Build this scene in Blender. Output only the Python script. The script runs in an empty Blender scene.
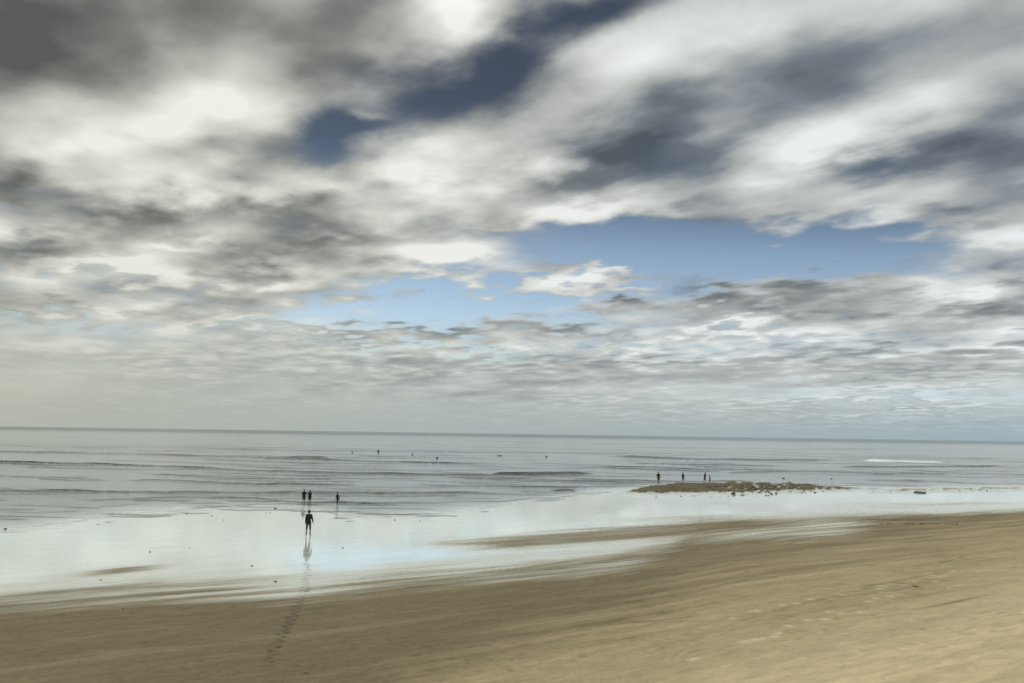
import bpy, bmesh, math, random
import numpy as np
from mathutils import Vector, Matrix

random.seed(4)
scene = bpy.context.scene
COL = scene.collection
W, H = 1024, 683
FPX = 796.0                 # 28 mm lens on a 36 mm sensor
CAM_H = 7.0
PITCH = math.atan((433.6 - H / 2) / FPX)
ROLL = math.atan(15.0 / 1024)

# ------------------------------------------------------------------ camera
cp, sp = math.cos(PITCH), math.sin(PITCH)
fwd = np.array([0, cp, sp]); r0 = np.array([1.0, 0, 0]); u0 = np.array([0, -sp, cp])
right = math.cos(ROLL) * r0 + math.sin(ROLL) * u0
up = -math.sin(ROLL) * r0 + math.cos(ROLL) * u0
cam = bpy.data.cameras.new('camera')
cam.lens = 28.0; cam.sensor_width = 36.0
cam.clip_start = 0.1; cam.clip_end = 120000
cam_o = bpy.data.objects.new('camera', cam)
COL.objects.link(cam_o)
m = Matrix(((right[0], up[0], -fwd[0], 0), (right[1], up[1], -fwd[1], 0), (right[2], up[2], -fwd[2], CAM_H), (0, 0, 0, 1)))
cam_o.matrix_world = m
scene.camera = cam_o
scene.cycles.max_bounces = 4; scene.cycles.diffuse_bounces = 2; scene.cycles.glossy_bounces = 3
scene.cycles.adaptive_threshold = 0.02

def ray(px, py):
    d = fwd * FPX + right * (px - W / 2) + up * (H / 2 - py)
    return d / np.linalg.norm(d)

def project(x, y, z):
    """world points (arrays) to photo coordinates; only used to look up where things lie on the beach"""
    dx, dy, dz = x, y, z - CAM_H
    a = dx * right[0] + dy * right[1] + dz * right[2]
    b = dx * up[0] + dy * up[1] + dz * up[2]
    c = dx * fwd[0] + dy * fwd[1] + dz * fwd[2]
    c = np.where(c > 0.5, c, 0.5)
    return W / 2 + FPX * a / c, H / 2 - FPX * b / c

# ------------------------------------------------------------------ colour management, sun
scene.view_settings.view_transform = 'Standard'
scene.view_settings.look = 'None'
scene.view_settings.exposure = 0.0
scene.view_settings.gamma = 1.0
scene.view_settings.use_curve_mapping = False
SUN_EL, SUN_AZ = math.radians(48), math.radians(-70)      # azimuth from +Y towards +X
sd = Vector((math.sin(SUN_AZ) * math.cos(SUN_EL), math.cos(SUN_AZ) * math.cos(SUN_EL), math.sin(SUN_EL)))
sun = bpy.data.lights.new('sun', 'SUN')
sun.energy = 0.8; sun.angle = math.radians(30); sun.color = (1.0, 0.95, 0.86)
sun_o = bpy.data.objects.new('sun', sun); COL.objects.link(sun_o)
sun_o.rotation_euler = (-sd).to_track_quat('-Z', 'Y').to_euler()
sun_o.location = (0, 0, 60)

# ------------------------------------------------------------------ node helper
class NT:
    def __init__(self, tree):
        self.t = tree; self.n = tree.nodes; self.l = tree.links
    def node(self, typ, **kw):
        nd = self.n.new(typ)
        for k, v in kw.items(): setattr(nd, k, v)
        return nd
    def put(self, sock, v):
        if v is None: return
        if isinstance(v, bpy.types.NodeSocket): self.l.new(v, sock)
        else: sock.default_value = v
    def math(self, op, a, b=None, c=None, clamp=False):
        nd = self.node('ShaderNodeMath', operation=op, use_clamp=clamp)
        for i, v in enumerate((a, b, c)): self.put(nd.inputs[i], v)
        return nd.outputs[0]
    def vmath(self, op, a, b=None, s=None):
        nd = self.node('ShaderNodeVectorMath', operation=op)
        self.put(nd.inputs[0], a); self.put(nd.inputs[1], b)
        if s is not None: self.put(nd.inputs['Scale'], s)
        return nd.outputs['Value'] if op in ('DOT_PRODUCT', 'LENGTH') else nd.outputs['Vector']
    def comb(self, x, y, z=0.0):
        nd = self.node('ShaderNodeCombineXYZ')
        for i, v in enumerate((x, y, z)): self.put(nd.inputs[i], v)
        return nd.outputs[0]
    def sep(self, v):
        nd = self.node('ShaderNodeSeparateXYZ'); self.put(nd.inputs[0], v); return nd.outputs
    def mapping(self, v, loc=(0, 0, 0), rot=(0, 0, 0), scale=(1, 1, 1), typ='POINT'):
        nd = self.node('ShaderNodeMapping', vector_type=typ)
        self.put(nd.inputs['Vector'], v)
        nd.inputs['Location'].default_value = loc; nd.inputs['Rotation'].default_value = rot
        nd.inputs['Scale'].default_value = scale
        return nd.outputs[0]
    def noise(self, v, scale, detail=4.0, rough=0.5, dist=0.0, color=False, lac=2.0):
        nd = self.node('ShaderNodeTexNoise')
        self.put(nd.inputs['Vector'], v)
        nd.inputs['Scale'].default_value = scale; nd.inputs['Detail'].default_value = detail
        nd.inputs['Roughness'].default_value = rough; nd.inputs['Distortion'].default_value = dist
        nd.inputs['Lacunarity'].default_value = lac
        return nd.outputs['Color' if color else 'Fac']
    def maprange(self, v, a, b, c=0.0, d=1.0, smooth=False):
        nd = self.node('ShaderNodeMapRange', interpolation_type='SMOOTHSTEP' if smooth else 'LINEAR')
        self.put(nd.inputs[0], v)
        for i, q in enumerate((a, b, c, d)): self.put(nd.inputs[1 + i], q)
        return nd.outputs[0]
    def mixc(self, f, a, b, blend='MIX'):
        nd = self.node('ShaderNodeMix', data_type='RGBA', blend_type=blend)
        self.put(nd.inputs[0], f)
        for s, v in ((nd.inputs[6], a), (nd.inputs[7], b)):
            if isinstance(v, tuple) and len(v) == 3: v = v + (1.0,)
            self.put(s, v)
        return nd.outputs[2]
    def ramp(self, f, stops, interp='LINEAR'):
        nd = self.node('ShaderNodeValToRGB'); cr = nd.color_ramp; cr.interpolation = interp
        while len(cr.elements) < len(stops): cr.elements.new(0.5)
        for e, (p, c) in zip(cr.elements, stops):
            e.position = p; e.color = (c[0], c[1], c[2], 1)
        self.put(nd.inputs[0], f)
        return nd.outputs[0]
    def attr(self, name):
        return self.node('ShaderNodeAttribute', attribute_name=name).outputs['Fac']

# ------------------------------------------------------------------ world: Nishita sky under broken cloud
world = bpy.data.worlds.new('World'); scene.world = world
world.use_nodes = True
world.node_tree.nodes.clear()
N = NT(world.node_tree)
tc = N.node('ShaderNodeTexCoord')
D = tc.outputs['Generated']
dx, dy, dz = N.sep(D)
sky = N.node('ShaderNodeTexSky', sky_type='NISHITA', sun_disc=False)
sky.sun_elevation = SUN_EL; sky.sun_rotation = SUN_AZ
sky.air_density = 1.0; sky.dust_density = 0.6; sky.ozone_density = 2.0
yc = N.math('MAXIMUM', dy, 0.15)
U = N.math('DIVIDE', dx, yc); V = N.math('DIVIDE', dz, yc)
P0 = N.comb(U, V, 0.0)
zc = N.math('ADD', N.math('MAXIMUM', dz, 0.0), 0.105)
Q = N.comb(N.math('DIVIDE', dx, zc), N.math('DIVIDE', dy, zc), 0.0)       # coordinates on the cloud deck
WIND = math.radians(47)
Qs = N.mapping(Q, rot=(0, 0, -WIND), scale=(1, 1, 1))
Qw = N.mapping(Qs, scale=(1.0, 0.42, 1.0))
warp = N.noise(N.mapping(Qs, scale=(1.0, 0.6, 1.0)), 1.6, 7, 0.6, color=True)
wv = N.vmath('SUBTRACT', warp, (0.5, 0.5, 0.5))
wv = N.vmath('MULTIPLY', wv, (0.20, 0.12, 0.0))
Ql = N.mapping(Qs, scale=(1.0, 0.80, 1.0))
n3 = N.noise(N.mapping(Ql, loc=(9.1, 2.7, 0)), 7.0, 3, 0.45)
n3b = N.noise(N.mapping(Ql, loc=(1.1, 12.7, 0)), 5.0, 5, 0.55)
P = N.vmath('ADD', P0, wv)
fw = N.maprange(V, .22, .42, 1.0, .55, True)
P = N.vmath('ADD', P, N.vmath('SCALE', N.comb(N.math('MULTIPLY', N.math('SUBTRACT', n3b, .5), .10), N.math('MULTIPLY', N.math('SUBTRACT', n3, .5), .085), 0.0), None, fw))

def uv(px, py):
    d = ray(px, py)
    return d[0] / d[1], d[2] / d[1]

# x, y, rx, ry (photo pixels), tilt (rising to the right, degrees), cover, shade
BLOBS = [
    # top left
    (50, 15, 150, 60, 0, .5, -.27), (0, 100, 60, 50, 0, .3, -.25), (200, 10, 120, 35, 0, .3, -.25),
    (95, 62, 60, 14, 40, .2, -.05),
    (150, 92, 110, 36, 8, .5, .17), (250, 100, 80, 48, 0, .4, .24), (90, 165, 90, 24, 0, .5, .16), (110, 228, 90, 20, 0, .5, .0), (60, 140, 70, 14, 20, .3, .22), (30, 178, 60, 10, 12, .2, -.32),
    (25, 215, 60, 14, 8, .4, .45), (110, 268, 70, 8, -4, .4, .36), (190, 248, 36, 7, 0, .3, .3), (130, 175, 110, 16, 6, .3, .25), (225, 142, 50, 14, 0, .2, -.18),
    (260, 203, 100, 15, 6, .3, -.36), (165, 218, 70, 16, -6, .3, -.35), (55, 246, 80, 13, 4, .3, -.25), (330, 205, 50, 30, 0, .3, -.30),
    (300, 168, 100, 18, 4, .4, .20), (100, 262, 90, 12, -5, .4, .10), (240, 262, 60, 12, 0, .3, .18), (330, 250, 60, 10, 4, .3, -.28),
    (40, 300, 70, 9, 2, .5, .22), (110, 305, 60, 6, 0, .3, -.20), (205, 312, 46, 8, 3, 1.2, .45), (250, 285, 50, 9, 0, .4, -.15),
    (440, 264, 60, 16, 8, .7, .42), (360, 280, 60, 9, 0, .35, .0), (430, 236, 70, 10, 15, .4, .10),
    # dark gap in the upper middle
    (345, 128, 52, 26, 10, -1.0, -.28), (435, 88, 80, 26, 12, -.66, -.30), (400, 112, 50, 16, 15, -.35, -.1), (510, 56, 56, 26, 40, -1.0, -.2), (600, 5, 58, 22, 20, -1.05, -.2),
    (385, 106, 22, 7, 0, .5, .2), (470, 70, 16, 7, 20, .3, .05), (330, 72, 70, 26, 0, -.30, -.36), (400, 45, 70, 26, 0, .25, -.02), (455, 10, 36, 24, 0, 1.0, .58),
    (300, 30, 60, 30, 0, .2, -.1),
    # broad white band
    (430, 170, 110, 26, 24, .55, .30), (570, 115, 100, 30, 30, .6, .38), (690, 30, 90, 34, 32, .7, .32), (545, 165, 60, 26, 30, .4, .25),
    (350, 185, 80, 16, 10, .4, .32), (800, 10, 140, 20, 10, .5, .18),
    # slate band on the right
    (640, 128, 100, 28, 20, .35, -.06), (695, 148, 60, 22, 0, -.15, -.24), (560, 190, 60, 16, 14, .1, -.22), (610, 172, 100, 18, 12, .1, -.36),
    (790, 82, 130, 30, 22, .3, -.24), (920, 42, 160, 36, 12, .4, -.22), (840, 60, 80, 14, 10, .1, .12), (1010, 110, 50, 40, 0, .5, -.15),
    (590, 213, 105, 15, 4, .7, .42), (660, 205, 60, 14, 10, .5, .12), (495, 200, 40, 26, 0, .3, .05),
    # bright ridge on the right
    (800, 150, 60, 24, 28, .7, .30), (890, 110, 100, 22, 26, .7, .36), (960, 90, 60, 24, 20, .5, .22), (740, 180, 50, 16, 25, .5, .12),
    (865, 174, 60, 14, 24, -.55, -.35), (930, 150, 60, 16, 20, .1, -.3), (720, 205, 40, 10, 20, .3, -.1),
    (900, 188, 100, 14, 12, .6, .10), (820, 205, 80, 10, 6, .4, .0), (985, 178, 60, 26, 0, .4, -.14), (940, 205, 70, 14, 0, .3, -.02),
    # blue band
    (850, 248, 150, 20, 0, -1.1, 0), (640, 248, 150, 16, 0, -.95, 0), (720, 262, 120, 16, 0, -.9, 0), (520, 290, 110, 18, 4, -.95, 0), (400, 318, 90, 14, 0, -.7, 0),
    (470, 304, 80, 14, 0, -.6, 0), (300, 322, 60, 10, 0, -.35, .1), (590, 312, 60, 10, 0, -.35, .05),
    (600, 270, 70, 7, 6, 1.5, .24), (605, 298, 38, 9, 0, 1.25, -.22), (1000, 243, 38, 15, 8, 1.2, .34), (955, 222, 40, 9, 10, .5, -.3),
    # right hand bank
    (960, 285, 80, 12, 12, .8, .40), (820, 298, 110, 15, 4, .7, -.22), (720, 288, 30, 10, 0, .5, -.22), (760, 322, 80, 9, 2, .3, .20),
    (1000, 332, 60, 10, 4, .4, .36), (735, 318, 40, 5, 2, .3, .35), (640, 340, 60, 4, 2, .3, .3), (745, 346, 60, 4, 0, -.55, .1), (840, 334, 60, 5, 0, -.4, .1), (900, 320, 80, 8, 2, .4, -.05), (900, 350, 150, 10, 0, .4, -.18), (770, 340, 60, 6, 0, -.35, .1),
    (900, 372, 160, 6, 0, .4, -.15), (1000, 300, 40, 16, 0, .4, -.05),
    # lower bank
    (440, 352, 90, 5, -2, -.75, .1), (660, 352, 80, 6, 0, -.35, .1), (380, 335, 110, 5, 2, .5, -.22), (560, 330, 90, 7, 2, .5, -.08),
    (600, 365, 160, 14, 0, .3, -.14), (320, 375, 200, 14, 0, .3, -.08), (110, 350, 170, 20, 0, .2, .10), (520, 385, 180, 10, 0, .3, -.10),
    (880, 392, 150, 5, 1, .3, .42), (640, 398, 130, 4, 1, .3, .22), (900, 404, 80, 2.5, 0, .2, -.25), (920, 413, 120, 3.5, 2, .2, .20),
    (60, 322, 80, 8, 0, -.3, -.05),
]
acc = (0.10, 0.53, 0.0)
pu, pv, _ = N.sep(P)
M1 = N.comb(N.math('MULTIPLY', pu, pu), N.math('MULTIPLY', pu, pv), N.math('MULTIPLY', pv, pv))
M2 = N.comb(pu, pv, 1.0)
for (bx, by, rx, ry, ang, wc, ws) in BLOBS:             # one Gaussian each: exp of a quadratic form
    cu, cv = uv(bx, by)
    a = math.radians(ang) - ROLL
    ia, ib = (FPX / rx / 1.1) ** 2 * .9, (FPX / ry / 1.1) ** 2 * .9
    c_, s_ = math.cos(a), math.sin(a)
    A_, B_, C_ = ia * c_ * c_ + ib * s_ * s_, 2 * c_ * s_ * (ia - ib), ia * s_ * s_ + ib * c_ * c_
    k1 = (-A_, -B_, -C_)
    k2 = (2 * A_ * cu + B_ * cv, 2 * C_ * cv + B_ * cu, -(A_ * cu * cu + B_ * cu * cv + C_ * cv * cv))
    if isinstance(acc, tuple): Mi = M2
    else:                       # a vanishing dependency keeps the node evaluation in sequence
        nq = N.node('ShaderNodeVectorMath', operation='MULTIPLY_ADD')
        N.put(nq.inputs[0], acc); N.put(nq.inputs[1], (1e-8, 1e-8, 0)); N.put(nq.inputs[2], M2); Mi = nq.outputs[0]
    q = N.math('ADD', N.vmath('DOT_PRODUCT', M1, k1), N.vmath('DOT_PRODUCT', Mi, k2))
    g = N.math('EXPONENT', q)
    nd = N.node('ShaderNodeVectorMath', operation='MULTIPLY_ADD')
    N.put(nd.inputs[0], g); N.put(nd.inputs[1], (wc, ws, 0)); N.put(nd.inputs[2], acc)
    acc = nd.outputs[0]
Cacc, Sacc, _ = N.sep(acc)
n1 = N.noise(Qw, 1.3, 8, 0.55)
n2 = N.noise(N.mapping(Ql, loc=(3.1, 7.7, 0)), 2.7, 4, 0.42)
cov = N.math('MULTIPLY_ADD', N.math('SUBTRACT', n1, 0.5), 1.5, Cacc)
cov = N.math('MULTIPLY_ADD', N.math('SUBTRACT', n2, 0.5), 0.9, cov)
cov = N.math('MULTIPLY_ADD', N.math('SUBTRACT', n3, 0.5), N.maprange(V, .12, .3, 1.1, .75), cov)
cov = N.maprange(cov, -0.98, 0.50, 0, 1, True)
sh = N.math('MULTIPLY_ADD', Sacc, 0.80, N.maprange(V, .10, .20, .52 * .20 + .14, .52 * .20, True))
sh = N.math('MULTIPLY_ADD', N.math('SUBTRACT', n2, 0.5), N.math('MULTIPLY', N.maprange(U, -.1, .25, 2.0, 1.4, True), N.maprange(V, .06, .20, .50, 1, True)), sh)
sh = N.math('MULTIPLY_ADD', N.math('SUBTRACT', n3, 0.5), N.maprange(V, .12, .34, .95, .4), sh)
cl = N.ramp(sh, [(0.0, (0.10, 0.107, 0.108)), (0.25, (0.21, 0.218, 0.215)), (0.5, (0.41, 0.42, 0.405)), (0.78, (0.65, 0.66, 0.63)), (1.0, (0.86, 0.87, 0.84))])
# cooler to the right, warmer to the left
warmf = N.maprange(U, -0.5, 0.45, 0, 1, True)
dkb = N.math('MULTIPLY', N.math('MULTIPLY', N.maprange(sh, 0.55, 0.2, 0, 1, True), N.maprange(V, .19, .25, .25, 1, True)), N.maprange(U, -0.25, 0.2, 0, .9, True))
cl = N.mixc(1.0, cl, N.mixc(dkb, (1, 1, 1), (.90, .985, 1.12)), 'MULTIPLY')
cl = N.mixc(1.0, cl, N.mixc(warmf, (1.0, 0.99, 0.93), (0.955, 0.985, 1.02)), 'MULTIPLY')
# high unseen deck, nearer the sun and overhead, is thinner and brighter
elev = N.maprange(dz, 0.46, 0.75, 1.0, 3.9, True)
back = N.maprange(dy, -0.4, 0.3, 1.0, 1.0, True)
cl = N.vmath('SCALE', cl, None, N.math('MULTIPLY', elev, back))
skyt = N.ramp(V, [(0.0, (1.15, 1.15, 1.15)), (0.08, (1.5, 1.42, 1.32)), (0.15, (1.38, 1.32, 1.25)), (0.23, (1.15, 1.08, 1.02)), (0.30, (.62, .60, .58)), (0.38, (.40, .36, .32)), (0.45, (.36, .31, .27))])
skyc = N.mixc(1.0, sky.outputs[0], skyt, 'MULTIPLY')
bg_sky = N.node('ShaderNodeBackground'); N.put(bg_sky.inputs[0], skyc); bg_sky.inputs[1].default_value = 0.10
bg_cl = N.node('ShaderNodeBackground'); N.put(bg_cl.inputs[0], cl); bg_cl.inputs[1].default_value = 1.0
mx = N.node('ShaderNodeMixShader'); N.put(mx.inputs[0], cov)
N.l.new(bg_sky.outputs[0], mx.inputs[1]); N.l.new(bg_cl.outputs[0], mx.inputs[2])
# sea mist low on the horizon
hz = N.mixc(N.maprange(U, -0.62, 0.62, 0, 1, False), (0.44, 0.46, 0.40), (0.33, 0.43, 0.48))
bg_hz = N.node('ShaderNodeBackground')
mistw = N.maprange(U, -0.65, 0.35, 1.40, 0.50, True)
mist = N.math('POWER', 0.40, N.math('POWER', N.math('DIVIDE', N.math('MAXIMUM', dz, 0.0), N.math('MULTIPLY', mistw, 0.082)), 1.5))
mist = N.math('MULTIPLY', mist, 0.95)
bw = N.math('DIVIDE', N.math('SUBTRACT', V, N.math('MULTIPLY_ADD', N.math('SUBTRACT', n2, .5), .03, .056)), .011)
band = N.math('MULTIPLY', N.math('EXPONENT', N.math('MULTIPLY', N.math('MULTIPLY', bw, bw), -1.0)), N.maprange(U, 0.02, .42, 0, .85, True))
hz = N.mixc(band, hz, (0.58, 0.70, 0.735))
mist = N.math('MAXIMUM', mist, N.math('MULTIPLY', band, .85))
N.put(bg_hz.inputs[0], hz)
mx2 = N.node('ShaderNodeMixShader'); N.put(mx2.inputs[0], mist)
N.l.new(mx.outputs[0], mx2.inputs[1]); N.l.new(bg_hz.outputs[0], mx2.inputs[2])
wo = N.node('ShaderNodeOutputWorld'); N.l.new(mx2.outputs[0], wo.inputs[0])
world.cycles.sampling_method = 'MANUAL'; world.cycles.sample_map_resolution = 512

# ------------------------------------------------------------------ numpy noise
def _hash(ix, iy, seed):
    h = (ix.astype(np.int64) * 374761393 + iy.astype(np.int64) * 668265263 + seed * 974711) & 0xFFFFFFFF
    h = ((h ^ (h >> 13)) * 1274126177) & 0xFFFFFFFF
    return ((h ^ (h >> 16)) & 0xFFFFFF) / float(0xFFFFFF)

def perlin(x, y, seed=0):
    x = np.asarray(x, float); y = np.asarray(y, float)
    ix, iy = np.floor(x), np.floor(y); fx, fy = x - ix, y - iy
    def g(ox, oy):
        a = _hash(ix + ox, iy + oy, seed) * 2 * math.pi
        return np.cos(a) * (fx - ox) + np.sin(a) * (fy - oy)
    sx = fx * fx * fx * (fx * (fx * 6 - 15) + 10); sy = fy * fy * fy * (fy * (fy * 6 - 15) + 10)
    a = g(0, 0) * (1 - sx) + g(1, 0) * sx; b = g(0, 1) * (1 - sx) + g(1, 1) * sx
    return (a * (1 - sy) + b * sy) * 1.45

def fbm(x, y, octv=4, seed=0, gain=0.5):
    s = 0; a = 1; t = 0
    for i in range(octv):
        s = s + a * perlin(x * 2 ** i + 17.3 * i, y * 2 ** i - 9.1 * i, seed + i); t += a; a *= gain
    return s / t

def sst(a, b, v):
    t = np.clip((v - a) / (b - a), 0, 1); return t * t * (3 - 2 * t)

def poly(pts, x):
    return np.interp(x, [p[0] for p in pts], [p[1] for p in pts])

def horizon(px): return 426.1 + 15.0 * px / 1024

# ------------------------------------------------------------------ beach layout, surveyed from the photograph
SHORE = [(-900, 640), (-400, 566), (-120, 541), (0, 531), (60, 524), (130, 514), (215, 508), (290, 507), (335, 514), (370, 519), (440, 514), (520, 503), (600, 491), (650, 486), (800, 487), (900, 488), (1024, 486), (1400, 482), (2200, 480)]
SANDLINE = [(-900, 760), (-400, 640), (-150, 603), (0, 591), (60, 588), (150, 581), (230, 582), (300, 586), (340, 580), (400, 570), (480, 566), (560, 557), (620, 550), (670, 540), (700, 530), (730, 522), (780, 517), (860, 514), (940, 512), (1024, 510), (1400, 504), (2200, 500)]
SHORE_DIR = math.radians(32)
ca, sa = math.cos(SHORE_DIR), math.sin(SHORE_DIR)

FOOT = [(308, 566), (307, 575), (306, 584), (305, 593), (302, 601), (300, 607), (297, 614), (294, 620), (290, 627), (287, 634), (284, 641), (280, 649), (277, 654), (274, 662), (272, 670), (268, 679)]

def gpt(px, py, z=0.0):
    d = ray(px, py); t = (z - CAM_H) / d[2]
    return d[0] * t, d[1] * t

FOOTPRINTS = []
for i in range(len(FOOT) - 1):
    (x0, y0), (x1, y1) = gpt(*FOOT[i]), gpt(*FOOT[i + 1])
    n = max(2, int(round(math.hypot(x1 - x0, y1 - y0) / 0.36)))
    for k in range(n):
        t = k / n; dxx, dyy = x1 - x0, y1 - y0; L = math.hypot(dxx, dyy)
        side = (0.07 if (len(FOOTPRINTS) % 2) else -0.07) + random.uniform(-.05, .05)
        FOOTPRINTS.append((x0 + dxx * t - dyy / L * side + random.uniform(-.04, .04), y0 + dyy * t + dxx / L * side, math.atan2(dyy, dxx) + random.uniform(-.3, .3), random.uniform(.6, 1.0)))
PALE = []
for trail in ([(720, 683), (760, 668), (800, 655), (830, 640), (860, 632), (900, 618), (935, 612), (985, 604)],
              [(735, 640), (800, 628), (850, 616), (890, 608), (930, 602), (950, 591), (1000, 588)],
              [(700, 690), (760, 672), (820, 647), (870, 636)], [(860, 612), (905, 604), (940, 590)]):
    for i in range(len(trail) - 1):
        (x0, y0), (x1, y1) = gpt(*trail[i]), gpt(*trail[i + 1])
        L = math.hypot(x1 - x0, y1 - y0); n = max(1, int(L / 0.75))
        for k in range(n):
            if random.random() < .3: continue
            t = (k + random.uniform(-.3, .3)) / n
            PALE.append((x0 + (x1 - x0) * t + random.uniform(-.2, .2), y0 + (y1 - y0) * t + random.uniform(-.25, .25), math.atan2(y1 - y0, x1 - x0), random.uniform(.7, 1.1)))
SCUFF = []      # scattered dark prints and scuffs of the dry sand
for _ in range(420):
    px, py = random.uniform(-60, 1080), random.uniform(560, 690)
    if py < poly(SANDLINE, px) + 8: continue
    x, y = gpt(px, py); SCUFF.append((x, y, random.uniform(0, 3.1), random.uniform(.4, .9)))

LINES = [   # thin tracks and wrack curves on the dry sand: photo points, half width, strength
    ([(862, 607), (885, 605), (905, 603.5), (925, 599), (938, 593), (946, 588)], 1.1, .9), ([(930, 578.5), (947, 577), (966, 571)], 1.2, .9),
    ([(700, 660), (760, 640), (830, 622), (900, 612), (960, 610)], 1.2, .55), ([(640, 622), (720, 601), (800, 588), (880, 580)], 1.6, .5),
    ([(560, 600), (640, 596), (720, 585), (800, 569)], 2.2, .45), ([(0, 640), (90, 628), (200, 622), (330, 615)], 2.0, .5), ([(20, 668), (140, 655), (280, 650)], 2.5, .45),
    ([(380, 652), (395, 651), (415, 648)], .9, .9), ([(430, 622), (520, 616), (640, 604)], 1.6, .45), ([(340, 668), (470, 660), (620, 648), (700, 634)], 1.3, .4),
    ([(960, 668), (985, 655), (1024, 632)], 1.2, .5), ([(975, 645), (1000, 640), (1030, 634)], 1.0, .5), ([(985, 655), (1010, 648), (1040, 644)], 1.0, .45)]

def beach(x, y):
    """height and surface maps of the beach at world x, y"""
    x = np.asarray(x, float); y = np.asarray(y, float)
    front = y > 2.0
    ys_ = np.where(front, y, 2.0)
    px, py = project(x, ys_, np.zeros_like(x))
    px = np.clip(px, -2500, 3500)
    s = x * ca + y * sa; t = -x * sa + y * ca          # along / across the shore
    warp = fbm(s / 9.0, t / 1.6, 4, 11)
    n_st = fbm(s / 16.0, t / 1.1, 4, 21)
    hor = horizon(px)
    dpx = np.maximum(py - hor, 0.05)
    r = CAM_H * FPX / dpx
    shy = poly(SHORE, px); sly = poly(SANDLINE, px)
    rs = CAM_H * FPX / np.maximum(shy - hor, 1); rl = CAM_H * FPX / np.maximum(sly - hor, 1)
    land = rs - r                                       # metres landward of the water's edge
    land = np.where(front, land, 80.0)
    dry = np.where(front, rl - r, 60.0)
    edge = land + warp * 0.9 + fbm(s / 2.5, t / .8, 3, 5) * 0.5
    z = np.where(land < 0, np.maximum(edge * 0.03, -3.0 - np.clip(r - 400, 0, 3e4) * 0.001), 0.004 * np.clip(edge, -5, 30))
    z = np.where(edge < 0, np.minimum(z, -0.004), z)
    z = z + 0.018 * np.clip(dry, 0, 60) + sst(0, 4, dry) * fbm(s / 7.0, t / 3.0, 3, 31) * 0.05
    # wet sheet
    py_n = py + (warp * 9.0 + n_st * 5.0) * np.clip((py - 470) / 90, .2, 1.6)
    soft = np.interp(px, [0, 300, 500, 700, 1024], [24, 20, 17, 15, 7.0])
    wet = 1 - sst(-1.0, 1.0, (py_n - sly) / soft)
    wet = np.where(front, wet, 0)
    # half-wet sheen above the sand line on the right
    half = sst(600, 680, px) * (1 - sst(820, 900, px)) * (1 - sst(536, 556, py_n)) * sst(512, 520, py_n)
    half2 = (1 - sst(620, 720, px)) * (1 - sst(sly, sly + 42, py_n))
    wet = np.maximum(wet, half * (0.18 + 0.25 * sst(-.1, .5, n_st)))
    wet = np.maximum(wet, half2 * (0.16 + 0.45 * sst(-.1, .5, n_st)))
    # tongues of damp sand standing out of the sheet
    up_ = poly([(385, 546), (470, 541), (560, 532), (640, 526), (700, 522), (760, 521.5), (860, 519)], px)
    lo_ = poly([(395, 547), (520, 551), (600, 546), (660, 541), (745, 532)], px)
    wn = warp * 3.5 + n_st * 4
    tong = sst(-4, 4, py + wn - up_) * (1 - sst(-5, 5, py + wn - lo_)) * sst(385, 450, px) * (1 - sst(740, 820, px))
    t2 = np.exp(-(((px - 120) / 62) ** 2 + ((py + wn - (572 + (120 - px) * .11)) / 5.0) ** 2))
    t3 = np.exp(-(((px - 945) / 85) ** 2 + ((py + wn * .4 - (505 - (px - 945) * .01)) / 1.8) ** 2))
    t4 = np.exp(-(((px - 690) / 80) ** 2 + ((py + wn * .5 - (519 - (px - 690) * .03)) / 3.0) ** 2))
    t5 = np.exp(-(((px - 250) / 110) ** 2 + ((py + wn - (583 - (px - 250) * .09)) / 4.0) ** 2))
    tong_all = np.clip(tong * .88 + t2 * .85 + t3 * .7 + t4 * .6 + t5 * .45, 0, 1)
    wet = wet * (1 - tong_all)
    # sandbar
    bu = poly([(612, 494.3), (650, 487.8), (680, 484), (720, 483.2), (790, 484), (830, 487.5), (870, 489), (1024, 489)], px)
    bl = poly([(620, 494.5), (650, 495.5), (700, 494.5), (760, 494), (800, 492.5), (850, 490.5), (870, 490), (1024, 490)], px)
    bn = fbm(s / 3.0, t / 1.2, 4, 41)
    bar = sst(-1.2, 1.0, py + bn * 2.6 - bu) * (1 - sst(-1.5, 1.2, py + bn * 2.2 - bl)) * sst(612, 645, px) * (1 - sst(845, 885, px))
    bar2 = sst(860, 900, px) * np.exp(-((py + bn * 2.2 - (490.3 - (px - 900) * .02)) / 2.0) ** 2)
    barz = np.clip(bar + bar2 * .6, 0, 1)
    z = np.where(barz > 0.01, np.maximum(z, -0.02) + 0.34 * barz * np.where(bar > bar2, 1, .35), z)
    z = z + barz * bn * 0.05
    wet = wet * (1 - np.clip(barz * 1.4, 0, 1))
    pools = sst(715, 740, px) * (1 - sst(800, 850, px)) * sst(.10, .45, fbm(s / 1.6, t / .5, 4, 47)) * sst(485.5, 488, py)
    wet = np.maximum(wet, pools * .55 * (barz > .02)); barz = barz * (1 - pools * .5)
    wet = np.where(front, wet, 0)
    # moisture of the bare sand, lower-left vignette darkening painted in with it
    damp = 1 - sst(-5, 95, py_n - sly - 20 + np.interp(px, [0, 500, 1024], [-220, -40, 45]) + n_st * 40)
    damp = np.clip(damp, 0, 1)
    damp = np.where(front, damp, 0.1)
    # strand line stains
    dark = np.exp(-(((px - 905) / 48) ** 2 + ((py + warp * 1.2 - (523.3 + (px - 905) * .012)) / 1.3) ** 2)) * (0.55 + .9 * np.abs(perlin(s / .8, t / .4, 77)))
    dark = dark + .7 * np.exp(-(((px - 955) / 34) ** 2 + ((py - (629 - (px - 955) * .24)) / 1.5) ** 2))
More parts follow.
